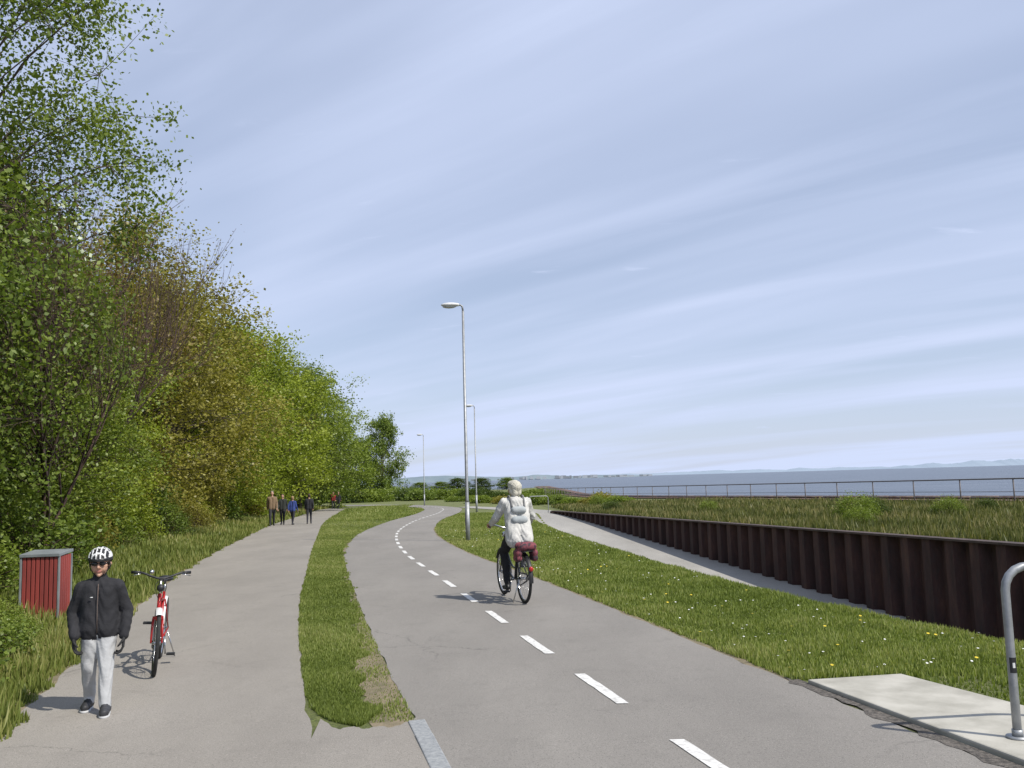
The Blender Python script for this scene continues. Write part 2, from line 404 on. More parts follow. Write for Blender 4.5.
def addgrass(name,parts,mat):
    V=np.concatenate([p[0] for p in parts]);T=np.concatenate([p[1] for p in parts])
    F=np.arange(len(V)).reshape(-1,3)
    link(bpy.data.objects.new(name,np_mesh(name,V,F,[mat],T)))
wob=lambda y:.05*np.sin(y*5.1)+.04*np.sin(y*11.3+1)+.05*np.sin(y*2.2)
tap=lambda y:np.exp(-(y-6.3)*4.5)
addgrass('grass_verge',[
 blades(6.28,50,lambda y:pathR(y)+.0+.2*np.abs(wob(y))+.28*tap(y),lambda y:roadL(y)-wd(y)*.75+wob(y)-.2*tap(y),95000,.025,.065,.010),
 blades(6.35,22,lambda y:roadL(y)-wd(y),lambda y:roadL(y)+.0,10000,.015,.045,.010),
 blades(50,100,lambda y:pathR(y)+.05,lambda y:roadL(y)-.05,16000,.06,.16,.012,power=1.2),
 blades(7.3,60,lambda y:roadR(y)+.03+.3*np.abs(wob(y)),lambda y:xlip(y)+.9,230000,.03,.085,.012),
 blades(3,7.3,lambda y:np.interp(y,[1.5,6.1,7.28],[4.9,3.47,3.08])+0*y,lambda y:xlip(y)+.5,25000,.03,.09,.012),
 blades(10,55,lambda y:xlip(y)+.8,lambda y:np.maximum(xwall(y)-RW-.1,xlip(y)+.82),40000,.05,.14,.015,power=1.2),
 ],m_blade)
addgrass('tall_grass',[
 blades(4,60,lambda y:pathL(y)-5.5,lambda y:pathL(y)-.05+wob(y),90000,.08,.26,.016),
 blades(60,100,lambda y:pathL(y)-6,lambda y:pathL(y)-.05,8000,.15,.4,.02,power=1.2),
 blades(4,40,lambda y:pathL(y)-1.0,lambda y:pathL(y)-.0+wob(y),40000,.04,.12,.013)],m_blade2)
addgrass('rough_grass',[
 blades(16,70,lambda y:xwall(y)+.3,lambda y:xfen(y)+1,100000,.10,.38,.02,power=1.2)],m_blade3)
Vs=[];mi=[]
for k in range(380):
    y=7.5+28*random.random()**1.6; l=float(roadR(y))+.15; r=float(xlip(y))+.3; x=l+(r-l)*random.random()
    z=float(height(np.array([x]),y)[0])+.04+.04*random.random()
    yel=random.random()<.2; s=(.014 if yel else .010)*(1+y*.015)
    tl=random.uniform(-.5,.5)
    ring=[(x+s*math.cos(a),y+s*math.sin(a),z+s*tl*math.sin(a)) for a in np.radians([0,60,120,180,240,300])]
    Vs+=ring; mi.append(0 if yel else 1)
me=np_mesh('wildflowers',np.array(Vs),np.arange(len(Vs)).reshape(-1,6),[M('dandelion',(.65,.5,.03),(.55,.42,.03)),M('daisy',(.7,.7,.66),(.6,.6,.56))],mi=np.array(mi))
link(bpy.data.objects.new('wildflowers',me))
# ------------------------------------------------------------------ trees
def leafquads(C,size,g,up=.6):
    n=len(C); d=g.normal(size=(n,3)); d[:,2]*=.6; d/=np.linalg.norm(d,axis=1)[:,None]
    nn=g.normal(size=(n,3)); nn[:,2]+=up; s=np.cross(d,nn); s/=np.linalg.norm(s,axis=1)[:,None]+1e-9
    L=(size*(.65+.7*g.random(n)))[:,None]
    V=np.stack([C,C+d*L*.5+s*L*.33,C+d*L,C+d*L*.5-s*L*.33],1).reshape(-1,3)
    return V
def tubes_np(paths,sides=5):
    Vs=[];Fs=[];o=0
    for pts,r in paths:
        n=len(pts); u=None
        for i in range(n):
            d=unit(pts[min(i+1,n-1)]-pts[max(i-1,0)])
            if u is None: u=unit(np.cross(d,[.3,1,.1]))
            else: u=unit(u-d*np.dot(u,d))
            v=np.cross(d,u)
            for k in range(sides):
                a=2*math.pi*k/sides; Vs.append(pts[i]+r[i]*(math.cos(a)*u+math.sin(a)*v))
        for i in range(n-1):
            for k in range(sides):
                Fs.append((o+i*sides+k,o+i*sides+(k+1)%sides,o+(i+1)*sides+(k+1)%sides,o+(i+1)*sides+k))
        o+=n*sides
    return np.array(Vs),np.array(Fs)
def make_tree(name,H,R,zb,nc,nsub,nl,leaf,seed,mats,r0=.2,low=.45,blossom=0,dens=(.35,1),topbare=0):
    g=np.random.default_rng(seed); paths=[]
    tz=np.linspace(0,H*.8,9); wobx=np.cumsum(g.normal(0,.12,9))*H/12; woby=np.cumsum(g.normal(0,.12,9))*H/12
    wobx-=wobx[0];woby-=woby[0]
    T=np.stack([wobx,woby,tz],1); T[0,2]=-.4
    paths.append((T,r0*(1-.85*np.linspace(0,1,9))*np.where(np.arange(9)==0,1.3,1)))
    at=lambda z:np.array([np.interp(z,tz,wobx),np.interp(z,tz,woby),z])
    C=[];Tn=[];Bl=[]
    ph=g.random(4)*6.28
    for i in range(nc):
        az=g.random()*6.283; h=g.random()**.9
        pr=max(low*(1-h*2),math.sin(math.pi*min(1,(h*.88+.10)))**.65)
        lump=1+.22*math.sin(3*az+ph[0]+5*h)+.15*math.sin(5*az+ph[1]-8*h)
        rr=R*pr*lump*(.3+.75*math.sqrt(g.random()))
        z=zb+h*(H-zb); c=at(min(z,H*.8)); p=np.array([c[0]+rr*math.cos(az),c[1]+rr*math.sin(az),z])
        zt=min(max(zb*.55+(z-zb)*.6,.3),H*.78); q=at(zt)
        mid=q*.5+p*.5+np.array([0,0,.12*rr])+g.normal(0,.15,3)
        t=np.linspace(0,1,6)[:,None]; cv=(1-t)**2*q+2*t*(1-t)*mid+t*t*p
        cv[1:5]+=g.normal(0,.06,(4,3))
        rb=r0*.22*(1-.6*zt/H); paths.append((cv,np.linspace(rb,.006,6)))
        cr=R*.17*(.7+.6*g.random()); ct=g.random(); keep=dens[0]+(dens[1]-dens[0])*g.random(); bl=g.random()<blossom
        if topbare and h>.62: keep*=1-topbare*min(1,(h-.62)/.2)
        for k in range(nsub):
            sp=p+g.normal(size=3)*cr*np.array([1,1,.65])
            paths.append((np.array([p+(sp-p)*.0,(p+sp)/2+g.normal(0,.05,3),sp+(sp-p)*.12]),np.array([.009,.006,.0025])))
            m=max(6,int(nl*keep*(.5+g.random()))) 
            L=sp+g.normal(size=(m,3))*cr*.42*np.array([1,1,.7])
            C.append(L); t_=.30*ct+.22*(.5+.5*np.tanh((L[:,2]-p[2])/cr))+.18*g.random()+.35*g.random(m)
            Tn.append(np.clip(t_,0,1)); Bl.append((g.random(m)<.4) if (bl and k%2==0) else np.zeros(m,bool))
    C=np.concatenate(C);Tn=np.concatenate(Tn);Bl=np.concatenate(Bl)
    LV=leafquads(C,leaf,g); n=len(C)
    TV,TF=tubes_np(paths,4)
    V=np.concatenate([LV,TV]); F=np.concatenate([np.arange(n*4).reshape(-1,4),TF+n*4])
    mi=np.concatenate([np.where(Bl,2,0),np.ones(len(TF),int)])
    tint=np.concatenate([np.repeat(Tn,4),np.zeros(len(TV))])
    return np_mesh(name,V,F,mats,tint,mi)
m_blos=M('blossom',(.58,.62,.46),(.42,.48,.32),scale=5,rough=.9)
lf_green=leafmat('leaf_green',(.05,.08,.014),(.145,.205,.034),(.28,.34,.075))
lf_mid=leafmat('leaf_midgreen',(.065,.10,.017),(.175,.235,.036),(.30,.36,.07))
lf_yel=leafmat('leaf_yellowgreen',(.10,.125,.015),(.24,.295,.032),(.37,.42,.06))
lf_olive=leafmat('leaf_olive',(.10,.092,.02),(.245,.225,.042),(.38,.35,.08))
lf_bron=leafmat('leaf_bronze',(.08,.055,.022),(.21,.15,.055),(.34,.26,.10))
lf_dark=leafmat('leaf_dark',(.022,.042,.011),(.07,.105,.022),(.13,.175,.04))
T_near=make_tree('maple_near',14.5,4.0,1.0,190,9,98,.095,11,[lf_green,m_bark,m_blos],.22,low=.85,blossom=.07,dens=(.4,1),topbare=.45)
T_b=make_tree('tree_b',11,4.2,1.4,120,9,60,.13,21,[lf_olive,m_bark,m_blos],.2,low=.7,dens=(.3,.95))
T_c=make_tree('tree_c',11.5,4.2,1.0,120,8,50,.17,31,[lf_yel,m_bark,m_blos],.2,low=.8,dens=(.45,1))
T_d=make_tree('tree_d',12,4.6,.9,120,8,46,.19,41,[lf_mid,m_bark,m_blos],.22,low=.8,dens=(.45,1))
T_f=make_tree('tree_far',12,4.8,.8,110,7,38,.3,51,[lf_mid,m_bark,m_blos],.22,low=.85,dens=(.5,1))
def zat(x,y): return float(height(np.array([x]),y)[0])
def place(name,me,x,y,s=1,rz=None,mat=None,sz=None,dz=0):
    o=bpy.data.objects.new(name,me); o.location=(x,y,zat(x,y)+dz); o.scale=(s,s,sz or s); o.rotation_euler=(0,0,random.random()*6.28 if rz is None else rz)
    link(o)
    if mat is not None:
        o.material_slots[0].link='OBJECT'; o.material_slots[0].material=mat
    return o
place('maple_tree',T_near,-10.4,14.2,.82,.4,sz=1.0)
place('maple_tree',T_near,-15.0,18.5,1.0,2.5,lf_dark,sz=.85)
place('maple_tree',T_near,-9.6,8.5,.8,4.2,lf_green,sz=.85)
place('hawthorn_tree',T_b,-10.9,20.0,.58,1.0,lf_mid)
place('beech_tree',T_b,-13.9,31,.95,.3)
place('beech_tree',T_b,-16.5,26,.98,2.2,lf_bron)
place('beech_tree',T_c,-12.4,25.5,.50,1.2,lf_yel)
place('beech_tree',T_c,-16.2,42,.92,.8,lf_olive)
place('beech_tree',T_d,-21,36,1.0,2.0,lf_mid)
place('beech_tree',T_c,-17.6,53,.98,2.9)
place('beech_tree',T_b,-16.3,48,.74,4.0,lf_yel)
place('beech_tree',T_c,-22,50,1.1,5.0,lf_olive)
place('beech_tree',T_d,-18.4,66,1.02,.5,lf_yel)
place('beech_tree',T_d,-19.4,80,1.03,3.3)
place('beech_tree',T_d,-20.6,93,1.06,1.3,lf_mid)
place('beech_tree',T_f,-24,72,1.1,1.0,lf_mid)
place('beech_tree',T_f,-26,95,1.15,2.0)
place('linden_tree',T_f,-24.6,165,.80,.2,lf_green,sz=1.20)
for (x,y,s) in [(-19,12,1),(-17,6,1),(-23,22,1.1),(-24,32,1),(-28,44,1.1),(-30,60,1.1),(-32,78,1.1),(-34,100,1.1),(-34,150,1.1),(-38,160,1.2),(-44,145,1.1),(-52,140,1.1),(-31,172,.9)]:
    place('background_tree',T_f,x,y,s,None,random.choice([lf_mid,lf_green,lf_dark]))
def bare_tree(name,H,seed,levels=6):
    g=np.random.default_rng(seed); paths=[]
    def grow(p,d,L,r,lv):
        n=4; pts=[p]; 
        for i in range(n-1):
            d=unit(d+g.normal(0,.10,3)+np.array([0,0,.12])); pts.append(pts[-1]+d*L/(n-1))
        pts=np.array(pts); paths.append((pts,np.linspace(r,r*.65,n)))
        if lv==0: return
        for k in range(3 if lv>1 else 4):
            i=g.integers(1,n); nd=unit(d+g.normal(0,.36,3)); grow(pts[i],nd,L*.68*(.8+.4*g.random()),max(r*.5,.005),lv-1)
        grow(pts[-1],unit(d+g.normal(0,.15,3)+np.array([0,0,.2])),L*.78,max(r*.62,.005),lv-1)
    grow(np.array([0,0,-.3]),np.array([0,0,1.]),H*.30,.10,levels-1)
    V,F=tubes_np(paths,3); 
    tips=np.array([p[0][-1] for p in paths if p[1][0]<.02]); C=np.repeat(tips,2,0)+g.normal(0,.09,(len(tips)*2,3))
    LV=leafquads(C,.05,g); n=len(C)
    VV=np.concatenate([LV,V]);FF=np.concatenate([np.arange(n*4).reshape(-1,4),F+n*4])
    return np_mesh(name,VV,FF,[lf_bron,m_twig],np.concatenate([g.random(n*4)*.6,np.zeros(len(V))]),np.concatenate([np.zeros(n,int),np.ones(len(F),int)]))
T_bare=bare_tree('bare',10,5)
place('leafless_tree',T_bare,-8.9,17,.9,.5)
place('leafless_tree',T_bare,-11.2,21,1.05,1.9)
place('leafless_tree',T_bare,-15.5,27,1.0,4.0)
def make_shrub(name,r,h,n,leaf,seed,mats):
    g=np.random.default_rng(seed); C=[];T=[];paths=[]
    for i in range(n):
        az=g.random()*6.28; rr=r*math.sqrt(g.random()); z=h*(1-(rr/r)**2)**.5*(.3+.75*g.random())
        p=np.array([rr*math.cos(az),rr*math.sin(az),max(z,.05)]); paths.append((np.array([[rr*.3*math.cos(az),rr*.3*math.sin(az),-.1],p*.6,p]),np.array([.014,.01,.004])))
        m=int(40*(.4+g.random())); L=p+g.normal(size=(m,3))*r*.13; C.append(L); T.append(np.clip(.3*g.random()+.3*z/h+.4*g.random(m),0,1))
    C=np.concatenate(C);C[:,2]=np.maximum(C[:,2],.02);T=np.concatenate(T); n_=len(C); V,F=tubes_np(paths,4)
    return np_mesh(name,np.concatenate([leafquads(C,leaf,g),V]),np.concatenate([np.arange(n_*4).reshape(-1,4),F+n_*4]),mats,np.concatenate([np.repeat(T,4),np.zeros(len(V))]),np.concatenate([np.zeros(n_,int),np.ones(len(F),int)]))
S_n=make_shrub('shrub_near',.9,.8,150,.06,3,[lf_mid,m_twig])
S_m=make_shrub('shrub_mid',1.5,1.7,160,.10,4,[lf_green,m_twig])
S_f=make_shrub('shrub_far',2.0,1.8,90,.22,6,[lf_green,m_twig])
for (x,y,s) in [(-4.75,6.4,.75),(-5.2,7.4,.85),(-5.9,8.4,.95),(-6.0,6.6,1.1),(-6.9,9.8,.8),(-7.3,11.3,.65),(-7.9,10.6,.9),(-8.2,13.4,.9),(-4.6,5.2,.8),(-5.35,8.9,.55),(-6.35,10.9,.38),(-5.7,10.2,.32)]:
    place('shrub',S_n,x,y,s,None,random.choice([lf_mid,lf_mid,lf_yel,lf_green]))
yv=8
while yv<84:
    pl=float(pathL(yv))
    for off,s in ((2.9,.75),(4.3,1.1),(6.4,1.5)):
        if 10<yv<14 and off<4: continue
        place('shrub',S_m if yv<45 else S_f,pl-off-random.uniform(-.4,.5),yv+random.uniform(-.8,.8),s*random.uniform(.75,1.15)*(1 if yv<45 else .8),None,random.choice([lf_mid,lf_green,lf_yel,lf_olive,lf_mid]) if off<5 else lf_dark)
    yv+=2.3+yv*.03
for t in np.linspace(0,1,17):
    x=-9.5+t*16; y=112-t*44+random.uniform(-2,2)
    if x<-3: y=max(y,100)
    if y>100 and x<-6: y=118
    place('hedge',S_f,x+1.5,y,random.uniform(.45,.8),None,random.choice([lf_green,lf_mid,lf_olive]),sz=random.uniform(.3,.55))
for k in range(26):
    place('hedge',S_f,-34+k*1.6,136+random.uniform(-3,10),random.uniform(.9,1.3),None,random.choice([lf_dark,lf_green,lf_mid]),sz=random.uniform(1.1,1.4)-.03*k)
for k in range(9):
    place('background_tree',T_f,-52+k*6.2,235+random.uniform(-20,20),.55,None,random.choice([lf_dark,lf_green]),sz=random.uniform(.20,.30))
for (x,y,s) in [(12.6,33,.55),(13.6,34,.45),(5.6,52,.4),(10,46,.35),(16.5,34,.4),(6,64,.5),(11.5,30,.35),(15,38,.35),(19,36,.3)]:
    place('shrub',S_m,x,y,s,None,random.choice([lf_green,lf_dark,lf_mid]))
# ------------------------------------------------------------------ distance
mb=MB()
def hills(x0,x1,y,h,seed,m,z0=-3.6):
    g=np.random.default_rng(seed); n=140; xs=np.linspace(x0,x1,n); hh=np.interp(np.arange(n),np.arange(0,n,4),g.random(len(np.arange(0,n,4))))
    env=np.sin(np.pi*np.linspace(0,1,n))**.5
    V=[];F=[]
    for i in range(n):
        z=z0+h*env[i]*(.5+.5*hh[i]+.12*g.random()); V+=[(xs[i],y,z0),(xs[i],y+h*3,z),(xs[i],y+h*12,z0)]
    for i in range(n-1):
        a=3*i; F+=[(a,a+3,a+4,a+1),(a+1,a+4,a+5,a+2)]
    mb.add(V,F,m)
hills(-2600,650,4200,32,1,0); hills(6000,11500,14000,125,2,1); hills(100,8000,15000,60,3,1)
mb.obj('distant_hills',[M('far_coast',(.15,.20,.23),(.21,.26,.28),scale=.006,w='World',rough=1),M('far_hills',(.24,.30,.37),(.27,.33,.40),scale=.001,w='World',rough=1)])  # distance haze is put into these pale blue-grey base colours
mb=MB()
for k in range(60):
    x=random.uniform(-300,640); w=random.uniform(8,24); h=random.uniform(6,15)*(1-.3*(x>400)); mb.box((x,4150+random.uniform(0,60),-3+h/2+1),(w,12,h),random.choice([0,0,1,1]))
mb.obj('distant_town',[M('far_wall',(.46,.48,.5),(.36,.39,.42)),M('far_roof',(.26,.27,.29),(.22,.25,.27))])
# ------------------------------------------------------------------ street lamps
def lamp(x,y,H=7.4):
    z=float(base(y)); e=empty('street_lamp',(x,y,z))
    mb=MB(); mb.tube([(0,0,-.2),(0,0,1.2)],[.07,.07],12,0); mb.tube([(0,0,1.2),(0,0,1.28),(0,0,H-.15)],[.07,.05,.038],12,0)
    mb.tube([(0,0,H-.15),(-.02,0,H),(-.08,0,H+.04),(-.2,0,H+.05)],.03,8,0)
    mb.box((-.072,0,.7),(.006,.09,.35),1)
    mb.obj('pole',[m_galv,m_fence],e)
    mb=MB(); mb.ell((-.40,0,H+.055),(.30,.12,.075),0,20,10); mb.ell((-.43,0,H+.0),(.22,.09,.06),1,16,8); mb.tube([(-.12,0,H+.05),(-.3,0,H+.055)],[.045,.07],10,0)
    mb.obj('lamp_head',[m_white,M('lamp_glass',(.55,.56,.55),(.5,.5,.5),rough=.2)],e)
lamp(-1.50,27.7); lamp(-2.70,62); lamp(-9.5,93)
def hoop(x,y,rz,w=.95,sticker=True):
    e=empty('hoop_barrier',(x,y,float(base(y))+.04),rz)
    mb=MB(); h=1.0; r=.14; pts=[(0,0,-.05),(0,0,.3),(0,0,h-r)]
    pts+=[(r-r*math.cos(a),0,h-r+r*math.sin(a)) for a in np.radians([20,40,60,80,90])]
    pts+=[(w-r+r*math.sin(a),0,h-r+r*math.cos(a)) for a in np.radians([0,20,40,60,90])]
    pts+=[(w,0,.3),(w,0,-.05)]
    mb.tube(pts,.025,14,0)
    for xx in (0,w): mb.tube([(xx,0,.0),(xx,0,.012)],.065,18,0); mb.tube([(xx,0,.012),(xx,0,.05)],.031,14,0)
    mb.obj('tube',[m_galv],e)
    if sticker:
        mb=MB(); V=[];F=[]
        for k in range(9):
            a=math.radians(-150+k*15); 
            for z in (.38,.47): V.append((.0257*math.cos(a),.0257*math.sin(a),z))
        F=[(2*k,2*k+2,2*k+3,2*k+1) for k in range(8)]; mb.add(V,F,0)
        V=[]
        for k in range(4):
            a=math.radians(-112+k*11)
            for z in (.41,.44): V.append((.0263*math.cos(a),.0263*math.sin(a),z))
        mb.add(V,[(2*k,2*k+2,2*k+3,2*k+1) for k in range(3)],1)
        mb.obj('sticker',[m_black,m_white],e)
hoop(2.95,5.45,.1); hoop(.9,56,.2,1.2,False)
# ------------------------------------------------------------------ red cabinet
e=empty('red_litter_cabinet',(-6.36,12.1,float(base(12.1))+.03),.12)
mb=MB(); W,D,Hh=.46,.42,.84
mb.box((0,0,Hh/2),(W-.03,D-.03,Hh-.02),1)
for k in range(8):
    x=-W/2+.032+k*(W-.064)/7
    for sy in(-1,1): mb.box((x,sy*(D/2),Hh/2),(.044,.022,Hh),0)
for k in range(6):
    y=-D/2+.045+k*(D-.09)/5
    for sx in(-1,1): mb.box((sx*(W/2+.004),y,Hh/2),(.022,.046,Hh),0)
for sx in(-1,1):
    for sy in(-1,1): mb.box((sx*(W/2+.01),sy*(D/2+.006),Hh/2),(.026,.026,Hh+.01),2); mb.tube([(sx*(W/2-.03),sy*(D/2-.03),-.3),(sx*(W/2-.03),sy*(D/2-.03),.03)],.02,6,2)
mb.box((0,0,Hh+.03),(W+.05,D+.07,.04),2,0,.06)
mb.obj('body',[M('red_slats',(.32,.055,.045),(.21,.04,.035),scale=6,rough=.6,sc=(1,1,.2)),m_black,M('grey_trim',(.24,.26,.27),(.16,.18,.19),rough=.6)],e,bevel=.004)
# ------------------------------------------------------------------ bicycles
def bicycle(name,loc,rz,scale,frame,lady,rack,lean=0,steer=0,kid=False):
    e=empty(name,loc,rz); e.scale=(scale,)*3; e.rotation_euler=(0,lean,rz)
    R=.34; mats=[frame,m_rubber,m_chrome,m_black,m_white,m_red]
    mb=MB()
    def wheel(c):
        mb.circle(c,R-.02,.021,m=1,n=48,sides=10); mb.circle(c,R-.045,.012,m=2,n=48,sides=6)
        c=np.array(c); mb.tube([c-[.045,0,0],c+[.045,0,0]],.02,10,2)
        for k in range(28):
            a=2*math.pi*k/28; s=.035 if k%2 else -.035; a2=a+(.5 if k%4<2 else -.5)
            mb.tube([c+[s,.018*math.cos(a2),.018*math.sin(a2)],c+[0,(R-.05)*math.cos(a),(R-.05)*math.sin(a)]],.0016,3,2)
    wheel((0,0,R))
    bb=np.array([0,.45,.29]); st=np.array([0,.27,.78]); hd0=np.array([0,.95,.60]); hd1=np.array([0,.91,.80])
    mb.tube([bb,st],.016,10,0); mb.tube([st,[0,.235,.90]],.013,8,2)
    if lady: 
        mb.tube(catmull([hd0+[0,-.005,.02],(0,.78,.40),(0,.62,.31),bb],6),.019,10,0); mb.tube(catmull([hd1+[0,0,-.04],(0,.74,.56),(0,.55,.46),(0,.385,.46)],6),.014,10,0)
    else:
        mb.tube([hd0,bb],.019,10,0); mb.tube([hd1+[0,0,-.02],[0,.29,.70]],.015,10,0)
    for s in(-1,1):
        mb.tube([bb+[s*.03,0,0],[s*.06,.0,R]],.009,8,0); mb.tube([[s*.02,.29,.70],[s*.06,0,R]],.008,8,0)
    mb.tube([bb-[.06,0,0],bb+[.06,0,0]],.02,10,2)
    for s,ang in((-1,-90),(1,90)):
        a=math.radians(ang); p=bb+[s*.075,.17*math.cos(a),.17*math.sin(a)]
        mb.tube([bb+[s*.06,0,0],p],.009,8,2); mb.box(p+[s*.06,0,0],(.09,.075,.022),3)
    mb.circle(bb+[.055,0,0],.085,.006,m=2,n=28,sides=6)
    mb.tube(catmull([(.058,.55,.31),(.058,.50,.375),(.058,.4,.38),(.058,.05,.385),(.058,-.04,.34),(.058,.05,.30),(.058,.4,.2),(.058,.5,.205),(.058,.55,.31)],4),.011,6,3)
    mb.ell((0,.19,.925),(.085,.11,.035),3,16,8); mb.ell((0,.32,.925),(.03,.13,.025),3,12,8)
    def guard(c,a0,a1,m):
        A=np.radians(np.linspace(a0,a1,22)); V=[]
        for a in A:
            for x,dr in((-.032,.0),(-.016,.013),(.016,.013),(.032,.0)): V.append((c[0]+x,c[1]+(R+.012+dr)*math.cos(a),c[2]+(R+.012+dr)*math.sin(a)))
        mb.add(V,[(i*4+k,i*4+k+1,i*4+k+5,i*4+k+4) for i in range(21) for k in range(3)],m)
    gm=4 if kid else 3
    guard((0,0,R),15,185,gm)
    mb.ell((0,-.36,.5),(.03,.018,.035),5,10,8)
    if rack:
        for s in(-1,1):
            mb.tube([(s*.06,.2,.73),(s*.06,-.3,.73)],.006,6,3); mb.tube([(s*.065,0,R),(s*.06,-.14,.73)],.005,6,3)
        for k in range(5): mb.tube([(-.06,.15-k*.1,.73),(.06,.15-k*.1,.73)],.005,6,3)
    mb.tube([(-.05,.05,.33),(-.16,.02,.02)],.008,6,2)
    mb.obj('frame_and_rear_wheel',mats,e)
    f=empty('steering',(0,.93,.7)); f.parent=e; f.rotation_euler=(0,0,steer)
    mb=MB(); off=np.array([0,-.93,-.7])
    wheel((0,1.08,R))
    mb.tube([hd0-[0,-.01,.03],hd1+[0,-.01,.03]],.021,10,0)
    for s in(-1,1):
        mb.tube([(s*.045,.97,.58),(s*.052,1.0,.47),(s*.055,1.08,R)],[.013,.012,.009],8,0)
    mb.box((0,.97,.585),(.11,.04,.03),0)
    guard((0,1.08,R),60 if kid else 28,185,gm)
    mb.tube([hd1,(0,.885,1.0)],.013,8,2)
    if kid: bar=[(-.30,.80,1.05),(-.2,.86,1.05),(-.05,.90,1.0),(.05,.90,1.0),(.2,.86,1.05),(.30,.80,1.05)]
    else: bar=[(-.29,.66,1.05),(-.27,.78,1.06),(-.15,.88,1.04),(0,.90,1.0),(.15,.88,1.04),(.27,.78,1.06),(.29,.66,1.05)]
    mb.tube(catmull(bar,5),.012,8,3 if kid else 2)
    for s in(-1,1):
        b0=np.array(bar[0])*[-s,1,1]; b1=np.array(bar[1])*[-s,1,1]; mb.tube([b0,b0+(b1-b0)*.85],.017,10,3)
        mb.tube([b0+(b1-b0)*.9+[0,.03,-.01],b0+[0,.06,-.03]],.005,6,2)
        mb.tube(catmull([b1+[0,.03,0],(s*-.05,1.0,.95),(0,.99,.75)],4),.0035,5,3)
    mb.ell((0,.985,.90),(.04,.035,.04),3 if kid else 2,12,8); mb.ell((.1,.86,1.06),(.028,.028,.022),2,10,8)
    mb.V=[tuple(np.array(v)+off) for v in mb.V]
    mb.obj('front_wheel_and_handlebar',mats,f)
    return e
# ------------------------------------------------------------------ people
def capsule(a,b,r0,r1,seg=14):
    a=np.asarray(a,float);b=np.asarray(b,float); L=np.linalg.norm(b-a); d=unit(b-a) if L>1e-6 else np.array([0,0,1.])
    u=unit(np.cross(d,[0,0,1] if abs(d[2])<.9 else [1,0,0])); v=np.cross(d,u); V=[a-d*r0]
    R=[]
    for t in np.radians([-60,-30,0]): R.append((a+d*math.sin(t)*r0,r0*math.cos(t)))
    for t in np.radians([0,30,60]): R.append((b+d*math.sin(t)*r1,r1*math.cos(t)))
    for c,r in R:
        for k in range(seg):
            q=2*math.pi*k/seg; V.append(c+r*(math.cos(q)*u+math.sin(q)*v))
    V.append(b+d*r1); F=[]; n=len(R)
    for k in range(seg): F.append((0,1+(k+1)%seg,1+k)); F.append((len(V)-1,1+(n-1)*seg+k,1+(n-1)*seg+(k+1)%seg))
    for i in range(n-1):
        for k in range(seg): F.append((1+i*seg+k,1+i*seg+(k+1)%seg,1+(i+1)*seg+(k+1)%seg,1+(i+1)*seg+k))
    return V,F
def blob(name,caps,voxel,smooth,mats,parent,fold=0):
    mb=MB()
    for c in caps: V,F=capsule(*c[:4]); mb.add(V,F,0)
    o=mb.obj(name,[],parent)
    r=o.modifiers.new('r','REMESH'); r.mode='VOXEL'; r.voxel_size=voxel
    s=o.modifiers.new('s','SMOOTH'); s.factor=.5; s.iterations=smooth
    dg=bpy.context.evaluated_depsgraph_get(); dg.update()
    me=bpy.data.meshes.new_from_object(o.evaluated_get(dg)); o.modifiers.clear(); o.data=me
    n=len(me.vertices); P=np.empty(n*3,np.float32); me.vertices.foreach_get('co',P); P=P.reshape(-1,3).astype(float)
    if fold:
        s_=fold*(np.sin(P[:,2]*60+8*np.sin(P[:,0]*20)+6*np.sin(P[:,1]*23))*.5+.5*np.sin(P[:,2]*27+P[:,0]*31-P[:,1]*19))
        N=np.empty(n*3,np.float32); me.vertices.foreach_get('normal',N); P=P+N.reshape(-1,3)*s_[:,None]
        me.vertices.foreach_set('co',P.astype(np.float32).ravel())
    m=len(me.polygons); C=np.empty(m*3,np.float32); me.polygons.foreach_get('center',C); C=C.reshape(-1,3).astype(float)
    D=[]
    for c in caps:
        a=np.asarray(c[0],float);b=np.asarray(c[1],float);d=b-a;t=np.clip((C-a)@d/(d@d+1e-9),0,1)
        D.append(np.linalg.norm(C-(a+t[:,None]*d),axis=1)-(c[2]+t*(c[3]-c[2])))
    idx=np.argmin(np.array(D),0); mi=np.array([c[4] for c in caps])[idx]
    me.materials.clear()
    for x in mats: me.materials.append(x)
    me.polygons.foreach_set('material_index',mi.astype(np.int32)); me.polygons.foreach_set('use_smooth',np.ones(m,bool)); me.update()
    return o
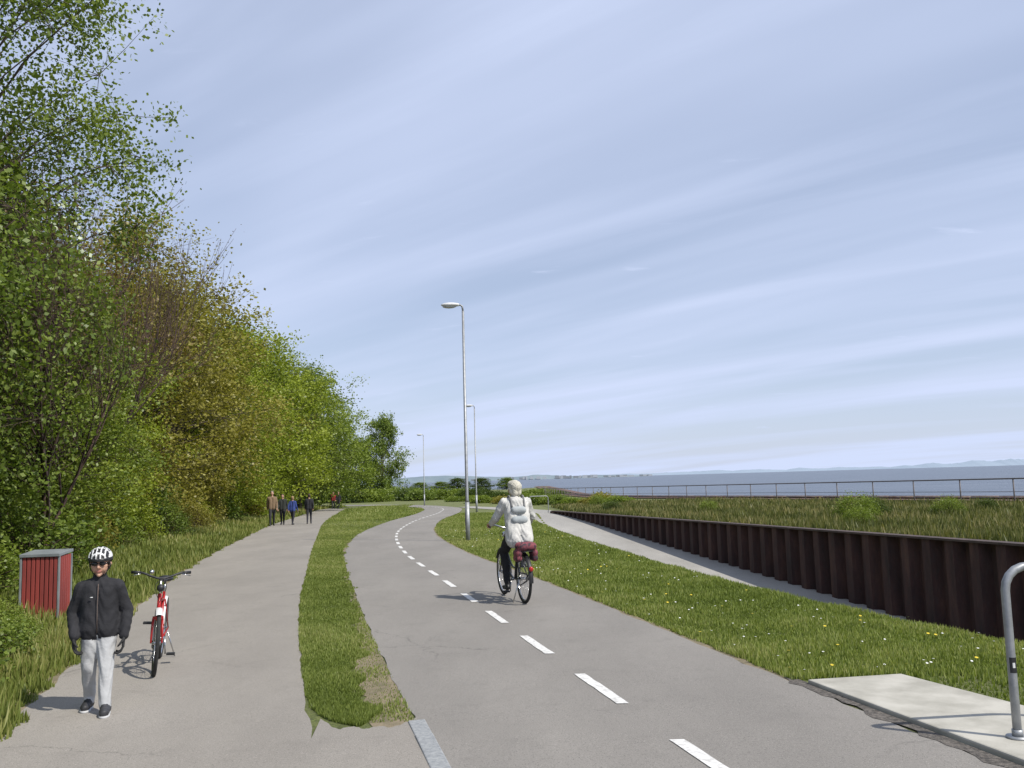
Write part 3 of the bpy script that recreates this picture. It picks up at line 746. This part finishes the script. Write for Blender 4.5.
def head(parent,loc,s,rz,mats,hair='short',tilt=0,eyes=True,voxel=.0045):
    e=empty('head',loc,rz); e.parent=parent; e.rotation_euler=(tilt,0,rz); e.scale=(s,)*3
    c=[((0,.015,.03),(0,.04,.03),.072,.07,0),((0,-.025,.035),(0,0,.04),.062,.066,0),((-.022,-.035,-.03),(.022,-.035,-.03),.046,.046,0),
       ((0,-.035,-.06),(0,-.045,-.075),.038,.03,0),((0,-.066,-.088),(0,-.06,-.085),.018,.018,0),
       ((0,-.078,.018),(0,-.094,-.018),.009,.012,0),((-.012,-.083,-.022),(.012,-.083,-.022),.009,.009,0),
       ((-.034,-.068,.035),(.034,-.068,.035),.014,.014,0),((-.018,-.077,-.05),(.018,-.077,-.05),.0065,.0065,1),((-.014,-.077,-.059),(.014,-.077,-.059),.007,.007,1),
       ((0,.01,-.05),(0,.02,-.13),.052,.05,0)]
    for sx in(-1,1):
        c+=[((sx*.072,.012,.012),(sx*.080,.02,-.005),.014,.016,0),((sx*.074,.01,-.02),(sx*.074,.01,-.022),.010,.009,0),((sx*.04,-.045,-.012),(sx*.04,-.04,-.02),.03,.028,0)]
    if hair=='short':
        c+=[((0,.03,.055),(0,.05,.045),.082,.082,2),((-.045,.035,.0),(-.04,.055,-.035),.048,.042,2),((.045,.035,.0),(.04,.055,-.035),.048,.042,2),((-.03,-.02,.085),(.03,-.02,.085),.042,.042,2)]
    if hair=='bob':
        c+=[((0,.02,.045),(0,.055,.035),.092,.092,2),((-.055,.02,.03),(-.055,.045,-.04),.045,.042,2),((.055,.02,.03),(.055,.045,-.04),.045,.042,2),((-.03,.075,.0),(-.03,.08,-.055),.048,.045,2),((.03,.075,.0),(.03,.08,-.055),.048,.045,2),((-.035,-.01,.07),(.035,-.01,.07),.055,.055,2)]
    blob('face_and_hair',c,voxel,2,mats,e)
    if eyes:
        mb=MB()
        for sx in(-1,1): mb.ell((sx*.031,-.071,.013),(.0125,.0125,.009),0,12,8); mb.ell((sx*.031,-.0815,.013),(.005,.003,.005),1,10,6)
        mb.obj('eyes',[m_white,m_black],e)
    return e
def hand(parent,name,wrist,d,palm,side,s,mat,curl=1.0,bar=None):
    d=unit(d);pn=unit(np.asarray(palm,float)-d*np.dot(d,palm)); t=np.cross(d,pn)*side; w=np.asarray(wrist,float); c=[]
    for k,(o,l) in enumerate(((.027,.30),(.009,.33),(-.009,.31),(-.026,.25))):
        root=w+d*.085*s+t*o*s; c.append((w+d*.01*s+t*o*.6*s,root,.0125*s,.0115*s,0))
        p=root;ang=0; Ls=[l*.13*s,l*.09*s,l*.07*s]
        for j,L in enumerate(Ls):
            ang+=curl*(.45+.28*j+.04*k); q=p+(d*math.cos(ang)+pn*math.sin(ang))*L; c.append((p,q,(.0098-.001*j)*s,(.0092-.001*j)*s,0)); p=q
    r=w+d*.025*s+t*.022*s; q=r+(d*.5+t*.75+pn*.35)*.035*s; q2=q+(d*.85+t*.1+pn*.55)*.028*s; q3=q2+(d*.7+pn*.6-t*.2)*.02*s
    c+=[(r,q,.0135*s,.011*s,0),(q,q2,.0105*s,.0095*s,0),(q2,q3,.009*s,.0075*s,0),(w-d*.02*s,w+d*.02*s,.021*s,.019*s,0)]
    return blob(name,c,.0042,1,[mat],parent)
def cloth(name,c1,c2=None,b=.35): return M(name,c1,c2,scale=5,rough=.9,bump=b,bscale=22,bdist=.02)
skin=M('skin',(.50,.29,.20),(.44,.25,.17),scale=12,rough=.55); lips=M('lips',(.42,.17,.14),(.38,.15,.12),rough=.5)
# --- boy
bx,by=-3.22,6.92
boy=empty('boy',(bx,by,float(base(by))+.006),math.radians(16)); boy.scale=(.93,.95,.955)
jk=cloth('black_jacket',(.013,.013,.016),(.024,.024,.028)); pt=cloth('grey_trousers',(.46,.465,.47),(.35,.355,.36)); sh=M('dark_shoe',(.02,.02,.022),(.04,.04,.045),rough=.6); gl=M('black_glove',(.012,.012,.014),(.02,.02,.02),rough=.8)
sole=M('shoe_sole',(.55,.55,.55),(.4,.4,.4),rough=.8)
c=[((-.04,0,.63),(.04,0,.63),.09,.09,1)]
for sx in(-1,1):
    c+=[((sx*.052,0,.64),(sx*.048,0,.80),.108,.096,0),((sx*.048,0,.80),(sx*.062,.005,.95),.096,.09,0),((sx*.02,0,.985),(sx*.12,.0,.97),.066,.058,0)]
    ex=(sx*.205,.04,.77); wr=(sx*.175,-.07,.60) if sx<0 else (sx*.198,-.045,.585)
    c+=[((sx*.13,0,.965),ex,.062,.052,0),(ex,wr,.052,.041,0)]
    fy=-.14 if sx>0 else .10
    kn=(sx*.07,-.08 if sx>0 else -.01,.345); an=(sx*.078,fy,.10)
    c+=[((sx*.058,0,.60),kn,.083,.058,1),(kn,an,.058,.046,1),(an,(sx*.078,fy-.01,.075),.048,.046,1)]
    c+=[((sx*.081,fy+.02,.045),(sx*.092,fy-.13,.036),.042,.035,2),((sx*.081,fy+.01,.07),(sx*.084,fy-.05,.055),.038,.034,2)]
c+=[((0,.01,1.0),(0,.01,1.055),.062,.055,0),((0,.02,1.02),(0,.0,1.10),.045,.043,3)]
blob('body',c,.009,3,[jk,pt,sh,skin],boy,fold=.0045)
mb=MB()
for sx in(-1,1):
    fy=-.14 if sx>0 else .10
    for (dx,dy,rx,ry) in((0,0,.038,.05),(.006,-.10,.042,.072)): 
        P=[(sx*.084+dx*sx+rx*math.cos(a),fy+dy+ry*math.sin(a)) for a in np.radians(np.arange(0,360,24))]; n=len(P)
        V=[(p[0],p[1],.0+.001*(rx>.041)) for p in P]+[(p[0],p[1],.018+.001*(rx>.041)) for p in P]
        mb.add(V,[tuple(range(n))[::-1],tuple(range(n,2*n))]+[(i,(i+1)%n,(i+1)%n+n,i+n) for i in range(n)],0)
mb.tube([(0,-.103,.62),(0,-.108,.75),(0,-.100,.88),(0,-.08,1.0)],.003,5,1)
mb.tube([(-.055,-.11,.90),(-.035,-.112,.90)],.004,5,2)
mb.obj('soles_and_zip',[sole,m_rail,m_white],boy)
hand(boy,'hand_right',(-.172,-.078,.59),(.08,-.2,-1),(.9,-.1,0),1,.95,gl,.8)
hand(boy,'hand_left',(.198,-.052,.575),(-.05,-.15,-1),(-.9,-.1,0),-1,.95,gl,.8)
h=head(boy,(0,-.015,1.155),.92,0,[skin,lips,M('brown_hair',(.06,.035,.02),(.03,.02,.01),scale=30,rough=.7)],'short',tilt=math.radians(6))
mb=MB()
for sx in(-1,1):
    mb.ell((sx*.033,-.088,.014),(.027,.008,.018),0,16,8); mb.tube([(sx*.058,-.08,.018),(sx*.082,-.03,.018),(sx*.086,.02,.01)],.0028,6,0)
mb.tube([(-.012,-.093,.018),(.012,-.093,.018)],.003,6,0)
mb.obj('sunglasses',[M('dark_lens',(.008,.008,.01),(.012,.012,.014),rough=.12)],h)
V=[];F=[];MI=[];NU,NV=96,32
def hv(x,y,z):
    return any(abs(abs(x)-b)<.115 for b in [0,.36,.70]) and z>.10 and (abs((y*1.7+.35)%1-.5)<.43)
for j in range(NV+1):
    el=math.radians(-8+98*j/NV)
    for i in range(NU):
        az=2*math.pi*i/NU; x=math.cos(el)*math.cos(az);y=math.cos(el)*math.sin(az);z=math.sin(el)
        r=1-.07*hv(x,y,z)
        V.append((x*.102*r,.012+y*.130*r,.048+z*.098*r-(.02 if (y>0 and z<.1) else 0)))
mb=MB()
for j in range(NV):
    for i in range(NU):
        el=math.radians(-8+98*(j+.5)/NV);az=2*math.pi*(i+.5)/NU; x=math.cos(el)*math.cos(az);y=math.cos(el)*math.sin(az);z=math.sin(el)
        F.append((j*NU+i,j*NU+(i+1)%NU,(j+1)*NU+(i+1)%NU,(j+1)*NU+i)); MI.append(1 if (hv(x,y,z) or z<.14) else 0)
mb.add(V,F,0); mb.MI=MI
for sx in(-1,1): mb.tube([(sx*.088,-.02,.05),(sx*.082,-.02,-.03),(sx*.04,-.03,-.098),(0,-.04,-.108)],.0045,5,1); mb.tube([(sx*.088,.05,.04),(sx*.082,-.02,-.03)],.0045,5,1)
mb.obj('helmet',[m_white,m_black],h)
fx,fy_=-3.33,8.2; sc=.86; th=math.radians(197.5)
off=Matrix.Rotation(th,3,'Z')@Vector((0,1.08*sc,0))
bicycle('child_bicycle',(fx-off.x,fy_-off.y,-.083),th,sc,m_red,False,False,lean=math.radians(-4),steer=math.radians(6),kid=True)
# --- cyclist
th=math.radians(16); loc=(.09,12.5,float(base(12.9))+.008)
bicycle('ladies_bicycle',loc,th,1.0,M('black_frame',(.015,.015,.018),(.02,.02,.02),rough=.3),True,True)
cy=empty('cyclist',loc,th)
wj=cloth('white_jacket',(.58,.57,.54),(.46,.455,.43),.5); bt=cloth('black_trousers',(.012,.012,.014),(.02,.02,.022)); bs=M('black_shoe',(.015,.015,.015),(.03,.03,.03),rough=.4)
c=[]
for sx in(-1,1):
    c+=[((sx*.07,.20,.97),(sx*.06,.24,1.12),.135,.122,0),((sx*.08,.16,.87),(sx*.075,.2,.98),.12,.13,0),((sx*.06,.24,1.12),(sx*.085,.30,1.34),.122,.105,0),((sx*.02,.33,1.40),(sx*.16,.335,1.385),.075,.068,0)]
    ex=(sx*.265,.43,1.17); wr=(sx*.285,.62,1.085)
    c+=[((sx*.17,.335,1.385),ex,.072,.058,0),(ex,wr,.058,.043,0)]
    kn=(sx*.12,.58,.68) if sx<0 else (sx*.12,.64,.93); an=(sx*.125,.42,.25) if sx<0 else (sx*.125,.42,.56)
    c+=[((sx*.085,.22,.95),kn,.10,.068,1),(kn,an,.064,.045,1)]
    c+=[((an[0],an[1]-.03,an[2]-.065),(an[0]+sx*.01,an[1]+.13,an[2]-.075),.037,.032,2),((an[0],an[1],an[2]),(an[0],an[1],an[2]-.05),.042,.04,2)]
c+=[((0,.34,1.42),(0,.35,1.46),.07,.058,0),((0,.35,1.45),(0,.38,1.54),.048,.048,3),((-.05,.255,1.40),(.05,.255,1.40),.055,.055,0),((0,.24,1.36),(0,.245,1.33),.05,.04,0)]
blob('body',c,.011,3,[wj,bt,bs,skin],cy,fold=.007)
hand(cy,'hand_left',(-.288,.635,1.08),(-.05,1,-.1),(0,-.1,-1),-1,1.0,skin,1.25)
hand(cy,'hand_right',(.288,.635,1.08),(.05,1,-.1),(0,-.1,-1),1,1.0,skin,1.25)
head(cy,(0,.39,1.575),1.0,math.pi+.25,[skin,lips,M('white_hair',(.62,.59,.50),(.44,.42,.34),scale=40,rough=.7,bump=.5,bscale=60)],'bob')
b=[((-.08,-.19,.79),(.08,-.19,.79),.06,.06,0),((-.08,-.07,.79),(.08,-.07,.79),.06,.06,0),((-.115,-.18,.70),(-.115,-.05,.70),.05,.05,0),((.115,-.18,.70),(.115,-.05,.70),.05,.05,0),((-.115,-.18,.63),(-.115,-.05,.63),.048,.048,0),((.115,-.18,.63),(.115,-.05,.63),.048,.048,0)]
pan=empty('bicycle_pannier_bag',loc,th)
blob('bag',b,.012,2,[M('maroon_pattern',(.21,.05,.065),(.03,.02,.028),scale=18,rough=.8,lo=.45,hi=.58)],pan)
c=[((-.06,.165,1.28),(.06,.165,1.28),.055,.055,0),((-.065,.145,1.14),(.065,.145,1.14),.06,.06,0),((-.06,.15,1.04),(.06,.15,1.04),.05,.05,0)]
blob('backpack',c,.011,2,[cloth('light_grey_pack',(.42,.44,.44),(.30,.33,.34))],cy)
mb=MB()
for sx in(-1,1): mb.tube(catmull([(sx*.09,.17,1.32),(sx*.10,.26,1.465),(sx*.1,.36,1.465),(sx*.1,.43,1.36)],4),.014,6,0)
mb.obj('straps',[M('strap',(.2,.2,.2),(.15,.15,.15))],cy)
def walker(name,x,y,H,jc,pc,rz,ph,hair=(.05,.03,.02),vox=.02):
    e=empty(name,(x,y,float(base(y))+.006+.0003*y),rz); e.scale=(H/1.75,)*3
    st=.17*ph; c=[]
    for sx in(-1,1):
        c+=[((sx*.07,0,.90),(sx*.065,0,1.1),.125,.115,0),((sx*.065,0,1.1),(sx*.09,0,1.33),.115,.10,0),((sx*.02,0,1.40),(sx*.16,0,1.39),.075,.065,0)]
        ex=(sx*.235,.03-sx*st*.4,1.12); wr=(sx*.23,-.06-sx*st*.9,.88)
        c+=[((sx*.18,0,1.39),ex,.065,.052,0),(ex,wr,.052,.04,0),(wr,(sx*.225,-.08-sx*st,.79),.036,.03,3)]
        kn=(sx*.09,-.04+sx*st*.5,.49); an=(sx*.09,.02+sx*st,.1)
        c+=[((sx*.085,0,.88),kn,.10,.065,1),(kn,an,.062,.045,1),((an[0],an[1]+.02,.05),(an[0]+sx*.02,an[1]-.15,.045),.046,.04,2)]
    c+=[((0,.01,1.38),(0,0,1.5),.055,.05,3)]
    blob('body',c,vox,2,[cloth(name+'_top',jc),cloth(name+'_legs',pc),bs,skin],e)
    head(e,(0,-.01,1.62),1.0,0,[skin,lips,M(name+'_hair',hair)],'short',eyes=True,voxel=.009)
walker('walking_man',-12.45,45.5,1.78,(.22,.15,.09),(.03,.03,.035),.3,1,(.2,.18,.15))
walker('walking_woman',-12.25,46.8,1.60,(.03,.035,.03),(.02,.02,.025),.1,-1)
walker('walking_child',-11.6,46.3,1.48,(.04,.07,.25),(.03,.03,.04),2.9,-1,(.3,.2,.1))
walker('walking_person',-10.9,47.0,1.58,(.02,.02,.025),(.03,.03,.04),3.3,1)
walker('walking_person',-18.0,88,1.7,(.3,.03,.03),(.02,.02,.03),0,1)
walker('walking_person',-17.3,87,1.7,(.02,.02,.025),(.02,.02,.03),0,-1)
# ------------------------------------------------------------------ sun, sky, camera
el=math.radians(50); az=Vector((.84,-.54)).normalized()
sd=Vector((az.x*math.cos(el),az.y*math.cos(el),math.sin(el)))
L=bpy.data.lights.new('sun','SUN'); L.energy=4.8; L.angle=math.radians(.55); L.color=(1,.95,.86)
so=bpy.data.objects.new('sun',L); so.rotation_euler=(-sd).to_track_quat('-Z','Y').to_euler(); link(so)
w=bpy.data.worlds.new('World'); scene.world=w; w.use_nodes=True; nt=w.node_tree; nt.nodes.clear()
out=nt.nodes.new('ShaderNodeOutputWorld'); bg=nt.nodes.new('ShaderNodeBackground'); bg.inputs[1].default_value=.1
sk=nt.nodes.new('ShaderNodeTexSky'); sk.sky_type='NISHITA'; sk.sun_disc=False; sk.sun_elevation=el; sk.sun_rotation=math.atan2(az.x,az.y)
sk.dust_density=.6; sk.ozone_density=2.5
tc=nt.nodes.new('ShaderNodeTexCoord'); sp=nt.nodes.new('ShaderNodeSeparateXYZ'); nt.links.new(tc.outputs['Generated'],sp.inputs[0])
def math_(op,a,b=0,clamp=False):
    n=nt.nodes.new('ShaderNodeMath'); n.operation=op; n.use_clamp=clamp
    for i,v in enumerate((a,b)):
        if isinstance(v,(int,float)): n.inputs[i].default_value=v
        else: nt.links.new(v,n.inputs[i])
    return n.outputs[0]
zc=math_('ADD',math_('MAXIMUM',sp.outputs[2],0),.13)
cb=nt.nodes.new('ShaderNodeCombineXYZ'); nt.links.new(math_('DIVIDE',sp.outputs[0],zc),cb.inputs[0]); nt.links.new(math_('DIVIDE',sp.outputs[1],zc),cb.inputs[1])
def cl(scale,rot,sc,detail,lo,hi,loc=(0,0,0)):
    r_=nt.nodes.new('ShaderNodeMapping'); r_.inputs['Rotation'].default_value=(0,0,rot); nt.links.new(cb.outputs[0],r_.inputs[0])
    mp=nt.nodes.new('ShaderNodeMapping'); mp.inputs['Scale'].default_value=sc; mp.inputs['Location'].default_value=loc; nt.links.new(r_.outputs[0],mp.inputs[0])
    n=nt.nodes.new('ShaderNodeTexNoise'); n.inputs['Scale'].default_value=scale; n.inputs['Detail'].default_value=detail; n.inputs['Roughness'].default_value=.5; n.inputs['Distortion'].default_value=.3
    nt.links.new(mp.outputs[0],n.inputs['Vector'])
    mr=nt.nodes.new('ShaderNodeMapRange'); mr.interpolation_type='SMOOTHSTEP'; mr.inputs[1].default_value=lo; mr.inputs[2].default_value=hi; nt.links.new(n.outputs['Fac'],mr.inputs[0]); return mr.outputs[0]
c1=cl(.9,math.radians(40),(.25,1.1,1),4,.38,.66,(.3,.2,0))
c2=cl(2.2,math.radians(36),(.22,1.5,1),7,.45,.72)
c3=cl(3.4,math.radians(5),(.7,1.7,1),6,.66,.76)
hz=nt.nodes.new('ShaderNodeMapRange'); hz.inputs[1].default_value=.0; hz.inputs[2].default_value=.20; hz.inputs[3].default_value=.22; hz.inputs[4].default_value=0; nt.links.new(sp.outputs[2],hz.inputs[0])
fac=math_('ADD',math_('MULTIPLY',c1,.34),math_('MULTIPLY',c2,.13))
fac=math_('ADD',fac,math_('MULTIPLY',c3,.2))
fac=math_('ADD',fac,hz.outputs[0])
fac=math_('ADD',fac,.50,True)
col=mixc(nt,fac,sk.outputs[0],(6.6,7.5,9.9))
nt.links.new(col,bg.inputs[0]); nt.links.new(bg.outputs[0],out.inputs[0])
cam=bpy.data.cameras.new('camera'); cam.lens=31.0; cam.sensor_width=36; cam.clip_end=80000; cam.clip_start=.1
co=bpy.data.objects.new('camera',cam); link(co)
co.matrix_world=Matrix.Translation((0,0,1.6))@Matrix.Rotation(math.radians(96.15),4,'X')@Matrix.Rotation(math.radians(-1.6),4,'Z')
scene.camera=co
scene.view_settings.view_transform='Standard'; scene.view_settings.look='None'; scene.view_settings.exposure=0
